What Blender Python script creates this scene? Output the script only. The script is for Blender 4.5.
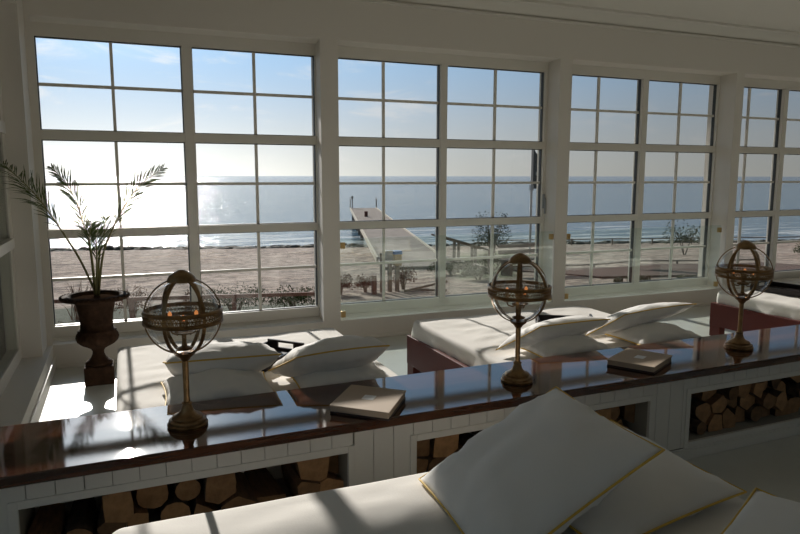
import bpy, math, random
from math import pi, sin, cos, radians, sqrt
from mathutils import Vector, Matrix, noise

# ------------------------------------------------------------------ scene, camera, sky, sun
scene = bpy.context.scene
C = scene.collection
for o in list(bpy.data.objects):
    bpy.data.objects.remove(o)
scene.view_settings.view_transform = 'Standard'
scene.view_settings.look = 'None'
scene.view_settings.gamma = 1
scene.view_settings.use_curve_mapping = False
scene.view_settings.exposure = 0.22
scene.cycles.max_bounces = 14
scene.cycles.diffuse_bounces = 8
scene.cycles.glossy_bounces = 5
scene.cycles.transmission_bounces = 6
scene.cycles.transparent_max_bounces = 24
scene.cycles.use_denoising = True
scene.cycles.sample_clamp_indirect = 8

FPX, YAW, PITCH, ROLL = 666.0, 0.39296, 0.1359, 0.00127
cam_d = bpy.data.cameras.new('camera')
cam = bpy.data.objects.new('camera', cam_d)
C.objects.link(cam)
cam_d.sensor_width = 36
cam_d.lens = FPX / 800 * 36
cam_d.clip_start = 0.05
cam_d.clip_end = 60000
_f = Vector((sin(YAW)*cos(PITCH), cos(YAW)*cos(PITCH), -sin(PITCH)))
_r = Vector((cos(YAW), -sin(YAW), 0))
_u = _r.cross(_f)
_r2 = _r*cos(ROLL) + _u*sin(ROLL)
_u2 = -_r*sin(ROLL) + _u*cos(ROLL)
cam.matrix_world = Matrix(((_r2.x, _u2.x, -_f.x, 0), (_r2.y, _u2.y, -_f.y, 0), (_r2.z, _u2.z, -_f.z, 0), (0, 0, 0, 1)))
scene.camera = cam

SUN = Vector((-0.008, 0.931, 0.364)).normalized()
SUN_STRENGTH = 5.2
SKY_STRENGTH = 1.0

def N(nt, t, **kw):
    n = nt.nodes.new(t)
    for k, v in kw.items():
        if k.startswith('i_'):
            n.inputs[k[2:].replace('_', ' ')].default_value = v
        else:
            setattr(n, k, v)
    return n
def math_n(nt, op, a, b=None, clamp=False):
    n = nt.nodes.new('ShaderNodeMath'); n.operation = op; n.use_clamp = clamp
    for i, x in enumerate((a, b)):
        if x is None: continue
        if isinstance(x, (int, float)): n.inputs[i].default_value = x
        else: nt.links.new(x, n.inputs[i])
    return n.outputs[0]
def mixc(nt, f, a, b, bt='MIX'):
    n = nt.nodes.new('ShaderNodeMix'); n.data_type = 'RGBA'; n.blend_type = bt
    for sock, x in ((n.inputs[0], f), (n.inputs[6], a), (n.inputs[7], b)):
        if isinstance(x, (int, float)): sock.default_value = x
        elif isinstance(x, tuple): sock.default_value = (*x, 1) if len(x) == 3 else x
        else: nt.links.new(x, sock)
    return n.outputs[2]
def ramp(nt, f, lo, hi):
    n = nt.nodes.new('ShaderNodeMapRange'); n.inputs['From Min'].default_value = lo; n.inputs['From Max'].default_value = hi
    n.interpolation_type = 'SMOOTHSTEP'; nt.links.new(f, n.inputs['Value']); return n.outputs[0]

world = bpy.data.worlds.new('sky'); scene.world = world; world.use_nodes = True
nt = world.node_tree; nt.nodes.clear()
tc = nt.nodes.new('ShaderNodeTexCoord')
nrm = nt.nodes.new('ShaderNodeVectorMath'); nrm.operation = 'NORMALIZE'; nt.links.new(tc.outputs['Generated'], nrm.inputs[0])
dot = nt.nodes.new('ShaderNodeVectorMath'); dot.operation = 'DOT_PRODUCT'; nt.links.new(nrm.outputs[0], dot.inputs[0]); dot.inputs[1].default_value = SUN
sep = nt.nodes.new('ShaderNodeSeparateXYZ'); nt.links.new(nrm.outputs[0], sep.inputs[0])
d = math_n(nt, 'MAXIMUM', dot.outputs['Value'], 0.0)
el = math_n(nt, 'MAXIMUM', sep.outputs[2], 0.0)
fall = math_n(nt, 'ADD', math_n(nt, 'MULTIPLY', math_n(nt, 'POWER', d, 5.0), 0.74), 0.27)
base = mixc(nt, ramp(nt, el, -0.02, 0.20), (0.84, 0.84, 0.78), (0.42, 0.66, 0.95))
base = mixc(nt, ramp(nt, el, 0.2, 0.9), base, (0.32, 0.42, 0.56))
# thin high cloud wisps
mp = nt.nodes.new('ShaderNodeMapping'); mp.inputs['Scale'].default_value = (2.6, 2.6, 11.0); mp.inputs['Location'].default_value = (0.35, 0.2, 0.0)
nt.links.new(nrm.outputs[0], mp.inputs['Vector'])
cl = N(nt, 'ShaderNodeTexNoise', i_Scale=2.4, i_Detail=7.0, i_Roughness=0.6, i_Distortion=0.6); nt.links.new(mp.outputs[0], cl.inputs['Vector'])
cf = math_n(nt, 'MULTIPLY', ramp(nt, cl.outputs[0], 0.53, 0.72), 0.55)
base = mixc(nt, cf, base, (0.95, 0.93, 0.9))
fm = nt.nodes.new('ShaderNodeVectorMath'); fm.operation = 'SCALE'; nt.links.new(base, fm.inputs[0]); nt.links.new(fall, fm.inputs['Scale'])
hz = math_n(nt, 'EXPONENT', math_n(nt, 'MULTIPLY', el, -17.0))
xy = math_n(nt, 'POWER', math_n(nt, 'MAXIMUM', sep.outputs[1], 0.0), 26.0)
glow = math_n(nt, 'ADD', math_n(nt, 'MULTIPLY', math_n(nt, 'MULTIPLY', hz, xy), 0.6), math_n(nt, 'MULTIPLY', math_n(nt, 'POWER', d, 160.0), 2.5))
gcol = nt.nodes.new('ShaderNodeVectorMath'); gcol.operation = 'SCALE'; gcol.inputs[0].default_value = (1, 0.97, 0.9); nt.links.new(glow, gcol.inputs['Scale'])
add = nt.nodes.new('ShaderNodeVectorMath'); add.operation = 'ADD'; nt.links.new(fm.outputs[0], add.inputs[0]); nt.links.new(gcol.outputs[0], add.inputs[1])
bg = nt.nodes.new('ShaderNodeBackground'); bg.inputs['Strength'].default_value = SKY_STRENGTH; nt.links.new(add.outputs[0], bg.inputs['Color'])
wo = nt.nodes.new('ShaderNodeOutputWorld'); nt.links.new(bg.outputs[0], wo.inputs['Surface'])

sl = bpy.data.lights.new('sun', 'SUN'); sl.energy = SUN_STRENGTH; sl.angle = radians(0.6); sl.color = (1, 0.94, 0.86)
so = bpy.data.objects.new('sun', sl); C.objects.link(so)
so.rotation_euler = SUN.to_track_quat('Z', 'Y').to_euler()

# ------------------------------------------------------------------ materials
M = {}
def mat(name, col, rough=0.6, metal=0.0, noise_amt=0.0, noise_scale=8.0, bump=0.0, bump_scale=60.0, spec=0.5, coat=0.0, col2=None, stretch=(1, 1, 1), sheen=0.0, coat_rough=0.05, emit=None, emit_s=0.0, trans=0.0):
    m = bpy.data.materials.new(name); m.use_nodes = True
    nt = m.node_tree; p = nt.nodes['Principled BSDF']
    p.inputs['Base Color'].default_value = (*col, 1); p.inputs['Roughness'].default_value = rough; p.inputs['Metallic'].default_value = metal
    p.inputs['Specular IOR Level'].default_value = spec; p.inputs['Coat Weight'].default_value = coat; p.inputs['Coat Roughness'].default_value = coat_rough
    p.inputs['Sheen Weight'].default_value = sheen
    tc = nt.nodes.new('ShaderNodeTexCoord'); mp = nt.nodes.new('ShaderNodeMapping'); mp.inputs['Scale'].default_value = stretch
    nt.links.new(tc.outputs['Object'], mp.inputs['Vector'])
    if noise_amt > 0:
        n = N(nt, 'ShaderNodeTexNoise', i_Scale=noise_scale, i_Detail=5.0, i_Roughness=0.6); nt.links.new(mp.outputs[0], n.inputs['Vector'])
        c2 = col2 if col2 else tuple(c*(1-noise_amt) for c in col)
        nt.links.new(mixc(nt, ramp(nt, n.outputs[0], 0.3, 0.7), col, c2), p.inputs['Base Color'])
    if bump > 0:
        n = N(nt, 'ShaderNodeTexNoise', i_Scale=bump_scale, i_Detail=4.0); nt.links.new(mp.outputs[0], n.inputs['Vector'])
        b = N(nt, 'ShaderNodeBump', i_Strength=bump, i_Distance=0.01); nt.links.new(n.outputs[0], b.inputs['Height']); nt.links.new(b.outputs[0], p.inputs['Normal'])
    if emit:
        p.inputs['Emission Color'].default_value = (*emit, 1); p.inputs['Emission Strength'].default_value = emit_s
    if trans: p.inputs['Transmission Weight'].default_value = trans
    M[name] = m; return m
mat('wall_paint', (0.68, 0.65, 0.60), 0.65, bump=0.04, bump_scale=90)
mat('window_paint', (0.68, 0.655, 0.60), 0.4)
mat('board_paint', (0.68, 0.66, 0.61), 0.5, bump=0.05, bump_scale=40)
mat('ceiling_paint', (0.66, 0.64, 0.59), 0.8)
mat('floor_paint', (0.60, 0.61, 0.57), 0.3, noise_amt=0.06, noise_scale=3)
mat('gasket', (0.03, 0.035, 0.035), 0.5)
mat('brass_clip', (0.45, 0.32, 0.14), 0.4, metal=0.9)
mat('antique_brass', (0.34, 0.21, 0.10), 0.30, metal=0.85, noise_amt=0.45, noise_scale=22, bump=0.1, bump_scale=80)
mat('sheet', (0.73, 0.70, 0.655), 0.85, bump=0.10, bump_scale=160, sheen=0.1)
mat('pillow_cotton', (0.80, 0.785, 0.76), 0.85, bump=0.08, bump_scale=200, sheen=0.1)
mat('piping', (0.70, 0.46, 0.08), 0.6)
mat('tray_lacquer', (0.018, 0.013, 0.013), 0.35)
mat('album_cover', (0.46, 0.36, 0.27), 0.7, bump=0.06, bump_scale=300)
mat('album_base', (0.03, 0.015, 0.012), 0.4)
mat('album_label', (0.8, 0.78, 0.75), 0.35)
mat('iron', (0.055, 0.029, 0.017), 0.85, spec=0.12, noise_amt=0.5, noise_scale=14, bump=0.35, bump_scale=45)
mat('soil', (0.03, 0.018, 0.012), 1.0, spec=0.0, bump=0.8, bump_scale=60)
mat('palm_leaf', (0.09, 0.13, 0.035), 0.5, noise_amt=0.4, noise_scale=9)
mat('palm_stem', (0.16, 0.15, 0.05), 0.55)
mat('log_bark', (0.10, 0.065, 0.042), 0.9, noise_amt=0.6, noise_scale=25, bump=0.8, bump_scale=35)
mat('log_split', (0.28, 0.15, 0.075), 0.8, noise_amt=0.4, noise_scale=12, bump=0.4, bump_scale=40, stretch=(6, 1, 6))
mat('log_cut', (0.40, 0.22, 0.10), 0.85, noise_amt=0.35, noise_scale=20, bump=0.3, bump_scale=60)
mat('niche_liner', (0.30, 0.28, 0.24), 0.8)
mat('mahogany_frame', (0.12, 0.022, 0.017), 0.55, spec=0.3, noise_amt=0.3, noise_scale=14, stretch=(1, 8, 8))
mat('dark_blind', (0.035, 0.045, 0.042), 0.8, bump=0.2, bump_scale=120)
mat('weathered_wood', (0.23, 0.18, 0.14), 0.85, noise_amt=0.4, noise_scale=6)
mat('red_wood', (0.16, 0.07, 0.05), 0.8, noise_amt=0.3)
mat('deck_grey', (0.30, 0.26, 0.23), 0.95, spec=0.05, noise_amt=0.25, noise_scale=2)
mat('kerb_white', (0.55, 0.50, 0.42), 0.9, spec=0.05)
mat('steel_grey', (0.32, 0.34, 0.35), 0.5, metal=0.3)
mat('blue_paint', (0.06, 0.20, 0.50), 0.5)
mat('tan_box', (0.44, 0.36, 0.22), 0.7)
mat('flag_cloth', (0.045, 0.06, 0.065), 0.8)
mat('flag_emblem', (0.30, 0.34, 0.34), 0.8)
mat('pole_white', (0.45, 0.45, 0.43), 0.5)
mat('shrub_green', (0.075, 0.10, 0.045), 0.9, spec=0.0, noise_amt=0.5, noise_scale=3)
mat('shrub_red', (0.16, 0.075, 0.045), 0.9, spec=0.0, noise_amt=0.4, noise_scale=3)
mat('shrub_olive', (0.11, 0.12, 0.06), 0.9, spec=0.0, noise_amt=0.5, noise_scale=3)
mat('seaweed', (0.055, 0.055, 0.04), 0.9, noise_amt=0.5, noise_scale=2)
mat('terrace_brown', (0.11, 0.07, 0.058), 0.95, spec=0.1, noise_amt=0.25, noise_scale=1.5)
mat('stucco_out', (0.55, 0.53, 0.48), 0.8)
mat('candle', (0.45, 0.35, 0.22), 0.5)
mat('bulb_amber', (0.9, 0.35, 0.12), 0.3, emit=(1, 0.35, 0.1), emit_s=0.45)

def glass_mat(name, tint, f0=0.04, rough=0.0, film=None, film_amt=0.0, graze=1.0):
    m = bpy.data.materials.new(name); m.use_nodes = True; nt = m.node_tree; nt.nodes.clear()
    lw = N(nt, 'ShaderNodeLayerWeight', i_Blend=0.5)
    f = math_n(nt, 'ADD', math_n(nt, 'MULTIPLY', math_n(nt, 'POWER', lw.outputs['Facing'], 5.0), (1-f0)*graze), f0, clamp=True)
    t = nt.nodes.new('ShaderNodeBsdfTransparent'); t.inputs[0].default_value = (*tint, 1)
    g = nt.nodes.new('ShaderNodeBsdfGlossy'); g.inputs['Roughness'].default_value = rough; g.inputs['Color'].default_value = (1, 1, 1, 1)
    mx = nt.nodes.new('ShaderNodeMixShader'); nt.links.new(f, mx.inputs[0]); nt.links.new(t.outputs[0], mx.inputs[1]); nt.links.new(g.outputs[0], mx.inputs[2])
    out = mx.outputs[0]
    if film:
        df = nt.nodes.new('ShaderNodeBsdfDiffuse'); df.inputs[0].default_value = (*film, 1)
        m2 = nt.nodes.new('ShaderNodeMixShader'); m2.inputs[0].default_value = film_amt
        nt.links.new(out, m2.inputs[1]); nt.links.new(df.outputs[0], m2.inputs[2]); out = m2.outputs[0]
    o = nt.nodes.new('ShaderNodeOutputMaterial'); nt.links.new(out, o.inputs[0]); M[name] = m; return m
glass_mat('window_glass', (0.985, 0.99, 0.99), 0.025)
glass_mat('guard_glass', (0.93, 0.965, 0.95), 0.04, film=(0.7, 0.8, 0.75), film_amt=0.02)
glass_mat('globe_glass', (0.97, 0.98, 0.98), 0.06)
glass_mat('side_glass', (0.9, 0.92, 0.9), 0.02, rough=0.0, graze=0.35)

def counter_mat():
    m = bpy.data.materials.new('varnished_mahogany'); m.use_nodes = True; nt = m.node_tree; p = nt.nodes['Principled BSDF']
    tc = nt.nodes.new('ShaderNodeTexCoord'); mp = nt.nodes.new('ShaderNodeMapping'); mp.inputs['Scale'].default_value = (0.8, 14, 14); nt.links.new(tc.outputs['Object'], mp.inputs[0])
    n = N(nt, 'ShaderNodeTexNoise', i_Scale=2.2, i_Detail=8.0, i_Roughness=0.65, i_Distortion=0.4); nt.links.new(mp.outputs[0], n.inputs['Vector'])
    nt.links.new(mixc(nt, ramp(nt, n.outputs[0], 0.3, 0.7), (0.03, 0.009, 0.005), (0.105, 0.037, 0.017)), p.inputs['Base Color'])
    p.inputs['Roughness'].default_value = 0.5; p.inputs['Specular IOR Level'].default_value = 0.0
    p.inputs['Coat Weight'].default_value = 1.0; p.inputs['Coat Roughness'].default_value = 0.03; p.inputs['Coat IOR'].default_value = 1.85
    b1 = N(nt, 'ShaderNodeTexNoise', i_Scale=260.0, i_Detail=2.0); nt.links.new(tc.outputs['Object'], b1.inputs['Vector'])
    b2 = N(nt, 'ShaderNodeBump', i_Strength=0.03, i_Distance=0.001); nt.links.new(b1.outputs[0], b2.inputs['Height'])
    nt.links.new(b2.outputs[0], p.inputs['Normal']); nt.links.new(b2.outputs[0], p.inputs['Coat Normal'])
    M['varnished_mahogany'] = m
counter_mat()

def sea_mat():
    m = bpy.data.materials.new('sea_water'); m.use_nodes = True; nt = m.node_tree; p = nt.nodes['Principled BSDF']
    tc = nt.nodes.new('ShaderNodeTexCoord')
    sep = nt.nodes.new('ShaderNodeSeparateXYZ'); nt.links.new(tc.outputs['Object'], sep.inputs[0])
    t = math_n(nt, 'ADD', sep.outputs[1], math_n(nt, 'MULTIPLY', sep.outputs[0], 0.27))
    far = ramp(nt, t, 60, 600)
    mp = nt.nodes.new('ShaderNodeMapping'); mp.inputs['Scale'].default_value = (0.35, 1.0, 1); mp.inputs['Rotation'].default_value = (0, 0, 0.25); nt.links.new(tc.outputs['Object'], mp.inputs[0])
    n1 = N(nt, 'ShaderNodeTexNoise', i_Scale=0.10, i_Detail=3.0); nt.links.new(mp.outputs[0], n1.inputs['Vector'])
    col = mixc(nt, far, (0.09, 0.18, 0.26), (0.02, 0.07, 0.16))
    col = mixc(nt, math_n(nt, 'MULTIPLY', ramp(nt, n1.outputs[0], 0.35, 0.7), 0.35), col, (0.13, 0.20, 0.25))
    # foam of small breakers near the shore
    mpf = nt.nodes.new('ShaderNodeMapping'); mpf.inputs['Scale'].default_value = (0.09, 0.75, 1); mpf.inputs['Rotation'].default_value = (0, 0, 0.26); nt.links.new(tc.outputs['Object'], mpf.inputs[0])
    nf = N(nt, 'ShaderNodeTexNoise', i_Scale=1.0, i_Detail=6.0, i_Roughness=0.65); nt.links.new(mpf.outputs[0], nf.inputs['Vector'])
    near = math_n(nt, 'SUBTRACT', 1.0, ramp(nt, t, 44, 62))
    foam = ramp(nt, math_n(nt, 'ADD', nf.outputs[0], math_n(nt, 'MULTIPLY', near, 0.17)), 0.60, 0.70)
    foam = math_n(nt, 'MULTIPLY', foam, math_n(nt, 'SUBTRACT', 1.0, ramp(nt, t, 60, 95)))
    col = mixc(nt, foam, col, (0.62, 0.66, 0.68))
    nt.links.new(col, p.inputs['Base Color'])
    p.inputs['Roughness'].default_value = 0.09; p.inputs['Specular IOR Level'].default_value = 0.22
    w1 = N(nt, 'ShaderNodeTexNoise', i_Scale=1.6, i_Detail=3.0, i_Roughness=0.6); nt.links.new(mp.outputs[0], w1.inputs['Vector'])
    b = N(nt, 'ShaderNodeBump', i_Strength=1.0, i_Distance=0.36); nt.links.new(w1.outputs[0], b.inputs['Height'])
    mp2 = nt.nodes.new('ShaderNodeMapping'); mp2.inputs['Scale'].default_value = (1.5, 0.28, 1); nt.links.new(tc.outputs['Object'], mp2.inputs[0])
    w2 = N(nt, 'ShaderNodeTexNoise', i_Scale=0.9, i_Detail=2.0, i_Roughness=0.7); nt.links.new(mp2.outputs[0], w2.inputs['Vector'])
    bb_ = N(nt, 'ShaderNodeBump', i_Strength=1.0, i_Distance=0.14); nt.links.new(w2.outputs[0], bb_.inputs['Height']); nt.links.new(bb_.outputs[0], b.inputs['Normal'])
    nt.links.new(b.outputs[0], p.inputs['Normal'])
    M['sea_water'] = m
sea_mat()

def sand_mat():
    m = bpy.data.materials.new('beach_sand'); m.use_nodes = True; nt = m.node_tree; p = nt.nodes['Principled BSDF']
    tc = nt.nodes.new('ShaderNodeTexCoord'); sep = nt.nodes.new('ShaderNodeSeparateXYZ'); nt.links.new(tc.outputs['Object'], sep.inputs[0])
    t = math_n(nt, 'ADD', sep.outputs[1], math_n(nt, 'MULTIPLY', sep.outputs[0], 0.27))
    n1 = N(nt, 'ShaderNodeTexNoise', i_Scale=2.2, i_Detail=10.0, i_Roughness=0.82); nt.links.new(tc.outputs['Object'], n1.inputs['Vector'])
    n2 = N(nt, 'ShaderNodeTexNoise', i_Scale=0.25, i_Detail=4.0); nt.links.new(tc.outputs['Object'], n2.inputs['Vector'])
    col = mixc(nt, ramp(nt, n1.outputs[0], 0.40, 0.60), (0.10, 0.07, 0.058), (0.50, 0.39, 0.32))
    col = mixc(nt, math_n(nt, 'MULTIPLY', ramp(nt, n2.outputs[0], 0.4, 0.65), 0.4), col, (0.38, 0.33, 0.28))
    # grass strip close to the building
    g = math_n(nt, 'SUBTRACT', 1.0, ramp(nt, math_n(nt, 'ADD', t, math_n(nt, 'MULTIPLY', n1.outputs[0], 1.2)), 13.8, 14.8))
    gx = math_n(nt, 'SUBTRACT', 1.0, ramp(nt, sep.outputs[0], 4.3, 5.4))
    col = mixc(nt, math_n(nt, 'MULTIPLY', g, gx), col, (0.085, 0.10, 0.07))
    # grassy bank right of the sand path
    bx = math_n(nt, 'MULTIPLY', ramp(nt, math_n(nt, 'SUBTRACT', sep.outputs[0], math_n(nt, 'MULTIPLY', sep.outputs[1], 0.52)), -0.3, 0.3), math_n(nt, 'SUBTRACT', 1.0, ramp(nt, math_n(nt, 'SUBTRACT', sep.outputs[0], math_n(nt, 'MULTIPLY', sep.outputs[1], 0.62)), -0.2, 0.8)))
    bt = math_n(nt, 'MULTIPLY', ramp(nt, t, 17.5, 19), math_n(nt, 'SUBTRACT', 1.0, ramp(nt, t, 30, 36)))
    col = mixc(nt, math_n(nt, 'MULTIPLY', bx, bt), col, (0.13, 0.15, 0.07))
    nt.links.new(col, p.inputs['Base Color']); p.inputs['Roughness'].default_value = 0.95; p.inputs['Specular IOR Level'].default_value = 0.15
    b = N(nt, 'ShaderNodeBump', i_Strength=0.9, i_Distance=0.12); nt.links.new(n1.outputs[0], b.inputs['Height']); nt.links.new(b.outputs[0], p.inputs['Normal'])
    M['beach_sand'] = m
sand_mat()

for nm in ('log_cut', 'log_split'):
    nt = M[nm].node_tree; p = nt.nodes['Principled BSDF']; lk = p.inputs['Base Color'].links[0].from_socket
    oi = nt.nodes.new('ShaderNodeObjectInfo'); hs = nt.nodes.new('ShaderNodeHueSaturation')
    nt.links.new(math_n(nt, 'ADD', math_n(nt, 'MULTIPLY', oi.outputs['Random'], 0.85), 0.40), hs.inputs['Value'])
    nt.links.new(lk, hs.inputs['Color']); nt.links.new(hs.outputs[0], p.inputs['Base Color'])

# ------------------------------------------------------------------ helpers
class MB:
    def __init__(s): s.v = []; s.f = []; s.mi = []
    def add(s, vs, fs, mi=0):
        o = len(s.v); s.v += [tuple(v) for v in vs]; s.f += [tuple(i+o for i in f) for f in fs]; s.mi += [mi]*len(fs); return s
    def box(s, x0, x1, y0, y1, z0, z1, mi=0):
        vs = [(x, y, z) for x in (x0, x1) for y in (y0, y1) for z in (z0, z1)]
        return s.add(vs, [(0, 1, 3, 2), (4, 6, 7, 5), (0, 4, 5, 1), (2, 3, 7, 6), (0, 2, 6, 4), (1, 5, 7, 3)], mi)
    def prism(s, poly, z0, z1, mi=0):        # poly in xy, extruded in z
        n = len(poly); vs = [(x, y, z0) for x, y in poly] + [(x, y, z1) for x, y in poly]
        fs = [tuple(range(n))[::-1], tuple(range(n, 2*n))] + [(i, (i+1) % n, n+(i+1) % n, n+i) for i in range(n)]
        return s.add(vs, fs, mi)
    def lathe(s, prof, seg=32, cx=0, cy=0, cz=0, flute=None, close=False, mi=0):
        vs = []; fs = []; n = len(prof)
        for r, z in prof:
            for k in range(seg):
                a = 2*pi*k/seg; rr = r
                if flute: rr = r*(1+flute(z, a))
                vs.append((cx+rr*cos(a), cy+rr*sin(a), cz+z))
        for i in range(n-1):
            for k in range(seg):
                fs.append((i*seg+k, i*seg+(k+1) % seg, (i+1)*seg+(k+1) % seg, (i+1)*seg+k))
        if close:
            for k in range(seg): fs.append(((n-1)*seg+k, (n-1)*seg+(k+1) % seg, (k+1) % seg, k))
        return s.add(vs, fs, mi)
    def tube(s, pts, r, seg=8, closed=False, flat=None, mi=0):
        pts = [Vector(p) for p in pts]; n = len(pts); vs = []; fs = []
        for i, p in enumerate(pts):
            a = pts[(i-1) % n] if closed or i > 0 else p; b = pts[(i+1) % n] if closed or i < n-1 else p
            t = (b-a).normalized(); up = Vector((0, 0, 1)) if abs(t.z) < 0.95 else Vector((1, 0, 0))
            if flat is not None:
                up = flat(p)
            x = t.cross(up).normalized(); y = x.cross(t).normalized()
            rr = r[i] if isinstance(r, list) else r
            rx, ry = (rr if isinstance(rr, tuple) else (rr, rr))
            for k in range(seg):
                an = 2*pi*(k+0.5)/seg; vs.append(p + x*cos(an)*rx + y*sin(an)*ry)
        for i in range(n if closed else n-1):
            j = (i+1) % n
            for k in range(seg): fs.append((i*seg+k, i*seg+(k+1) % seg, j*seg+(k+1) % seg, j*seg+k))
        if not closed: fs += [tuple(range(seg))[::-1], tuple(range((n-1)*seg, n*seg))]
        return s.add(vs, fs, mi)
    def build(s, name, m, parent=None, smooth=False, bevel=0.0, loc=None):
        me = bpy.data.meshes.new(name); me.from_pydata(s.v, [], s.f); me.update()
        ms = m if isinstance(m, list) else [m]
        for q in ms: me.materials.append(M[q])
        if len(ms) > 1:
            for pl, i in zip(me.polygons, s.mi): pl.material_index = i
        o = bpy.data.objects.new(name, me); C.objects.link(o)
        import bmesh
        bm = bmesh.new(); bm.from_mesh(me); bmesh.ops.recalc_face_normals(bm, faces=bm.faces); bm.to_mesh(me); bm.free()
        if smooth:
            me.shade_smooth()
            if smooth != 'all': me.set_sharp_from_angle(angle=radians(40))
        if bevel:
            b = o.modifiers.new('bevel', 'BEVEL'); b.width = bevel; b.segments = 2; b.limit_method = 'ANGLE'
        if parent: o.parent = parent
        if loc: o.location = loc
        return o
def tag(o, label=None, cat=None, group=None, kind=None):
    if label: o['label'] = label
    if cat: o['category'] = cat
    if group: o['group'] = group
    if kind: o['kind'] = kind
    return o
def empty(name, loc=(0, 0, 0), rz=0):
    o = bpy.data.objects.new(name, None); C.objects.link(o); o.location = loc; o.rotation_euler = (0, 0, rz); o.empty_display_size = 0.1; return o
def copy_tree(o, parent=None):
    c = o.copy(); C.objects.link(c); c.parent = parent
    for ch in list(o.children): copy_tree(ch, c)
    return c
def box(name, m, x0, x1, y0, y1, z0, z1, parent=None, bevel=0.0, loc=None):
    return MB().box(x0, x1, y0, y1, z0, z1).build(name, m, parent, bevel=bevel, loc=loc)

# ------------------------------------------------------------------ room shell
FZ, CZ = -1.6, 1.74
YF, YG = 6.10, 6.40           # inner wall face, window plane
SILL, HEAD = -1.40, 1.24
tag(box('floor', 'floor_paint', -1.2, 13, -4.5, 6.3, FZ-0.1, FZ), kind='structure')
tag(box('ceiling', 'ceiling_paint', -1.2, 13, -4.5, 6.5, CZ, CZ+0.1), kind='structure')
w = MB()
w.box(-1.2, 13, YF, 6.52, HEAD, CZ)                  # header
w.box(-1.2, 13, YF, 6.52, FZ-0.6, SILL)              # low wall
piers = [(-1.2, -0.60, -1.2, -0.655), (1.735, 1.905, 1.762, 1.85), (4.372, 4.53, 4.40, 4.48), (6.935, 7.065, 6.95, 7.03), (9.42, 9.62, 9.46, 9.60), (11.9, 13, 11.95, 13)]
for fl, fr, bl, br in piers:
    w.prism([(fl, YF), (fr, YF), (br, YG-0.05), (br, 6.52), (bl, 6.52), (bl, YG-0.05)], SILL, HEAD)
tag(w.build('wall_front', 'wall_paint'), kind='structure')

tag(MB().box(-1.2, 13, 6.07, 6.10, 1.600, 1.625).add(
    [(-1.2, 6.10, 1.625), (13, 6.10, 1.625), (13, 5.97, 1.735), (-1.2, 5.97, 1.735), (-1.2, 6.10, 1.74), (13, 6.10, 1.74)],
    [(0, 1, 2, 3), (3, 2, 5, 4), (0, 3, 4), (1, 5, 2)]).box(-1.2, 13, 5.90, 5.97, 1.715, 1.74).build('trim_1', 'ceiling_paint'), kind='structure')
# left wall with its own windows
w = MB()
w.box(-1.2, -0.60, -4.5, YF, FZ, SILL)
w.box(-1.2, -0.64, -4.5, YF, HEAD, CZ)
for y0, y1 in ((5.74, YF), (3.1, 3.45), (0.3, 0.7), (-4.5, -2.0)):
    w.box(-1.2, -0.64, y0, y1, SILL, HEAD)
tag(w.build('wall_left', 'wall_paint'), kind='structure')
tag(box('baseboard_left', 'board_paint', -0.60, -0.585, 3.2, YF, FZ, FZ+0.10, bevel=0.004), kind='structure')
tag(box('baseboard_front', 'board_paint', -0.585, 12.9, YF-0.015, YF, FZ, FZ+0.03, bevel=0.004), kind='structure')
w = MB().box(-1.2, 13, -4.7, -4.5, FZ, -0.9).box(-1.2, 13, -4.7, -4.5, 1.1, CZ)
for x0, x1 in ((-1.2, 0.2), (2.4, 3.4), (5.6, 6.6), (8.8, 9.8), (12.0, 13.0)): w.box(x0, x1, -4.7, -4.5, -0.9, 1.1)
tag(w.build('wall_back', 'wall_paint'), kind='structure')
tag(box('bounce_ground', 'tan_box', -40, 60, -60, -4.7, -2.1, -2.0), kind='structure')  # unseen ground behind the house, added to bounce warm sunlight indoors
tag(box('wall_right', 'wall_paint', 12.9, 13.1, -4.5, 6.3, FZ, CZ), kind='structure')

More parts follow.
